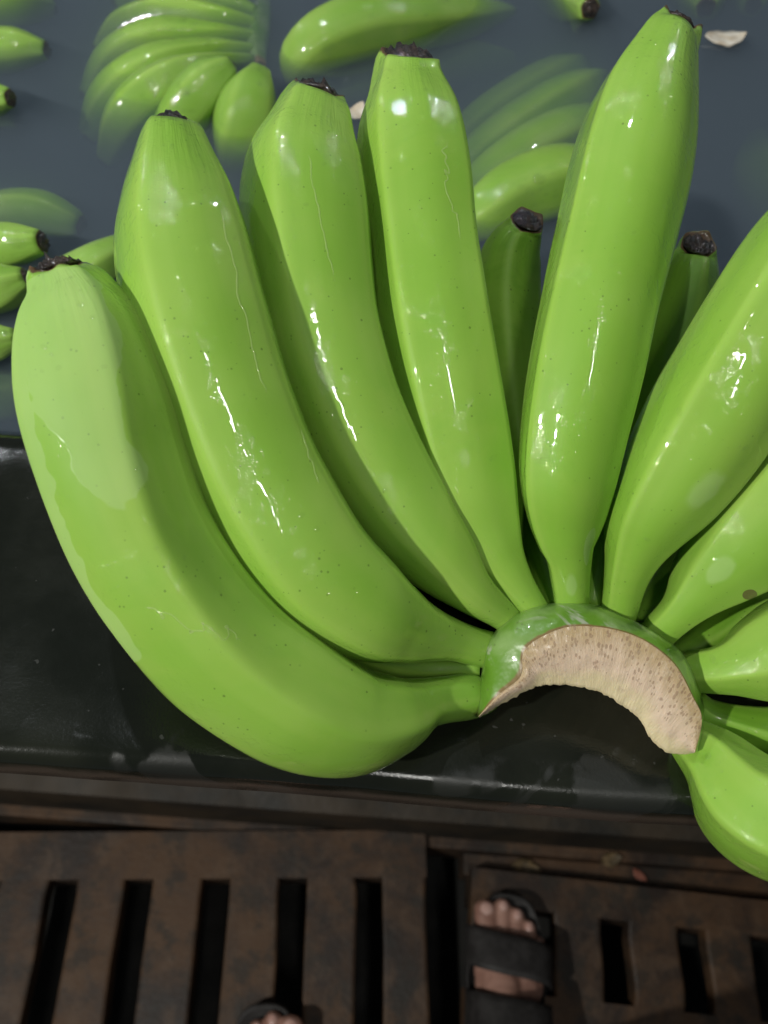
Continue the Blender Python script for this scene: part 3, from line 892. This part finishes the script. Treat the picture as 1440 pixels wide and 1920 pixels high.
# ------------------------------------------------------------------ the photographer's feet
def ellipsoid(bm, c, r, rot=None):
    res = bmesh.ops.create_icosphere(bm, subdivisions=3, radius=1)
    for v in res['verts']:
        p = Vector((v.co.x * r[0], v.co.y * r[1], v.co.z * r[2]))
        if rot: p = rot @ p
        v.co = p + Vector(c)
def chain(bm, a, b, ra, rb, n=8):
    for k in range(n + 1):
        f = k / n
        ellipsoid(bm, [x + (y - x) * f for x, y in zip(a, b)], [x + (y - x) * f for x, y in zip(ra, rb)])
TOES = [(-.031, .226, .0150, .0155, .024), (-.0085, .234, .0120, .0110, .020), (.0105, .226, .0115, .0105, .019), (.0265, .214, .0110, .0100, .018), (.0400, .197, .0105, .0095, .017)]
def foot_mesh(mx):
    bm = bmesh.new()
    ellipsoid(bm, (0, .030, .034), (.031, .036, .034))
    chain(bm, (0, .04, .036), (-.002, .165, .022), (.030, .04, .034), (.043, .035, .019), 9)
    chain(bm, (-.004, .06, .062), (-.012, .165, .028), (.024, .03, .030), (.026, .03, .018), 9)
    ellipsoid(bm, (-.026, .178, .020), (.020, .030, .018)); ellipsoid(bm, (.028, .160, .017), (.018, .034, .014))
    for (x, y, z, rx, ry) in TOES:
        chain(bm, (x * .82, y - .045, z + .004), (x, y, z), (rx * .86, .018, .0105), (rx, ry * .62, .0105), 5)
        ellipsoid(bm, (x, y + ry * .35, z - .002), (rx * 1.04, ry * .55, .0115))
    chain(bm, (0, .045, .07), (0, .02, .16), (.032, .040, .04), (.034, .038, .05), 8)
    chain(bm, (0, .02, .16), (0, -.02, .42), (.034, .038, .05), (.052, .056, .05), 12)
    for v in bm.verts: v.co.x *= mx
    me = bpy.data.meshes.new('foot'); bm.to_mesh(me); bm.free()
    o = bpy.data.objects.new('tmp', me); COL.objects.link(o)
    rm = o.modifiers.new('r', 'REMESH'); rm.mode = 'VOXEL'; rm.voxel_size = .0024
    sm = o.modifiers.new('s', 'SMOOTH'); sm.factor = .5; sm.iterations = 4
    dg = bpy.context.evaluated_depsgraph_get()
    res = bpy.data.meshes.new_from_object(o.evaluated_get(dg))
    bpy.data.objects.remove(o)
    return res
def sole_mesh(mx, th=.022):
    # outline of the footbed, toe end wide and round, with a raised rim
    out = []
    n = 64
    for k in range(n):
        a = k / n * math.tau
        y = .118 + math.sin(a) * .142
        f = (y + .024) / .284
        wd = .036 + .018 * min(1, max(0, (f - .25) / .4)) ** 1.2
        x = math.copysign(abs(math.cos(a)) ** .62, math.cos(a)) * wd + (-.002 + .004 * f)
        out.append((x * mx, y))
    V, Fc = [], []
    prof = [(.97, -th), (1.0, -th * .8), (1.0, .002), (.985, .0075), (.955, .0075), (.93, .002), (.5, .0), (.02, 0)]
    for s_, z in prof:
        for (x, y) in out: V.append((x * s_, .118 + (y - .118) * s_, z))
    for a in range(len(prof) - 1):
        for b in range(n):
            b2 = (b + 1) % n
            Fc.append((a * n + b, a * n + b2, (a + 1) * n + b2, (a + 1) * n + b))
    Fc.append(tuple(range(n))[::-1]); Fc.append(tuple((len(prof) - 1) * n + i for i in range(n)))
    me = mesh_from(V, Fc, 'sole'); fix_normals(me)
    return me
def strap_mesh(mx, ya0, ya1, yb0, yb1, h0, h1, wl, wr, th=.0032):
    """band over the foot from the inner side (ya0..ya1) to the outer side (yb0..yb1)"""
    V, Fc = [], []
    n, mm = 28, 6
    for lay in (0, 1):
        for i in range(n + 1):
            a = math.pi * (1 - i / n); f = i / n
            for j in range(mm + 1):
                g = j / mm
                y = (ya0 + (yb0 - ya0) * f) * (1 - g) + (ya1 + (yb1 - ya1) * f) * g
                h = h0 + (h1 - h0) * g
                cx = math.cos(a)
                x = (wr if cx > 0 else wl) * math.copysign(abs(cx) ** .75, cx)
                z = (h - .001) * math.sin(a) ** .6 - .002
                k_ = 1 + lay * th / .045
                V.append((x * k_ * mx, y, z * (1 + lay * th / max(h, .01)) - (0 if lay else 0)))
    q = (n + 1) * (mm + 1)
    for lay in (0, 1):
        for i in range(n):
            for j in range(mm):
                a = lay * q + i * (mm + 1) + j
                Fc.append((a, a + 1, a + mm + 2, a + mm + 1))
    for i in range(n):
        for j in (0, mm):
            a = i * (mm + 1) + j
            Fc.append((a, a + mm + 1, a + mm + 1 + q, a + q))
    me = mesh_from(V, Fc, 'strap'); fix_normals(me)
    return me
person = empty('person', (0, -.12, .0), 'person standing on the floor grates in black two-strap sandals, only the feet seen', 'person')
def place(me, T):
    me.transform(T); return me
def nail_mesh(x, y, z, rx, ry, mx):
    bm = bmesh.new()
    bmesh.ops.create_uvsphere(bm, u_segments=16, v_segments=10, radius=1)
    for v in bm.verts:
        v.co = Vector(((x + v.co.x * rx * .62) * mx, y + ry * .30 + v.co.y * ry * .42, z + .0078 + v.co.z * .0026 - abs(v.co.x) ** 2 * .0018))
    me = bpy.data.meshes.new('toenail'); bm.to_mesh(me); bm.free()
    return me
def make_foot(mx, toe_px, ang, z0, straps):
    """toe_px: where the tip of the big toe is seen"""
    tip = at_z(toe_px[0], toe_px[1], z0 + .02)
    rot = Matrix.Rotation(ang, 4, 'Z')
    off = rot @ Vector((-.031 * mx, .245, 0))
    T = Matrix.Translation(Vector((tip.x - off.x, tip.y - off.y, z0 + .0245))) @ rot
    ft = link('leg', place(foot_mesh(mx), T), M['foot'], person)
    for (x, y, z, rx, ry) in TOES:
        link('toenail', place(nail_mesh(x, y, z, rx, ry, mx), T), M['nail'], ft)
    sd = link('sandal', place(sole_mesh(mx), T), M['sandal'], person)
    for st in straps:
        link('strap', place(strap_mesh(mx, *st), T), M['sandal'], sd)
STR = [(.170, .216, .152, .198, .058, .044, .051, .054), (.096, .142, .088, .134, .088, .070, .047, .052)]
make_foot(1, (908, 1692), R(-3), ZR, STR)
make_foot(-1, (548, 1905), R(4), FZ, STR)
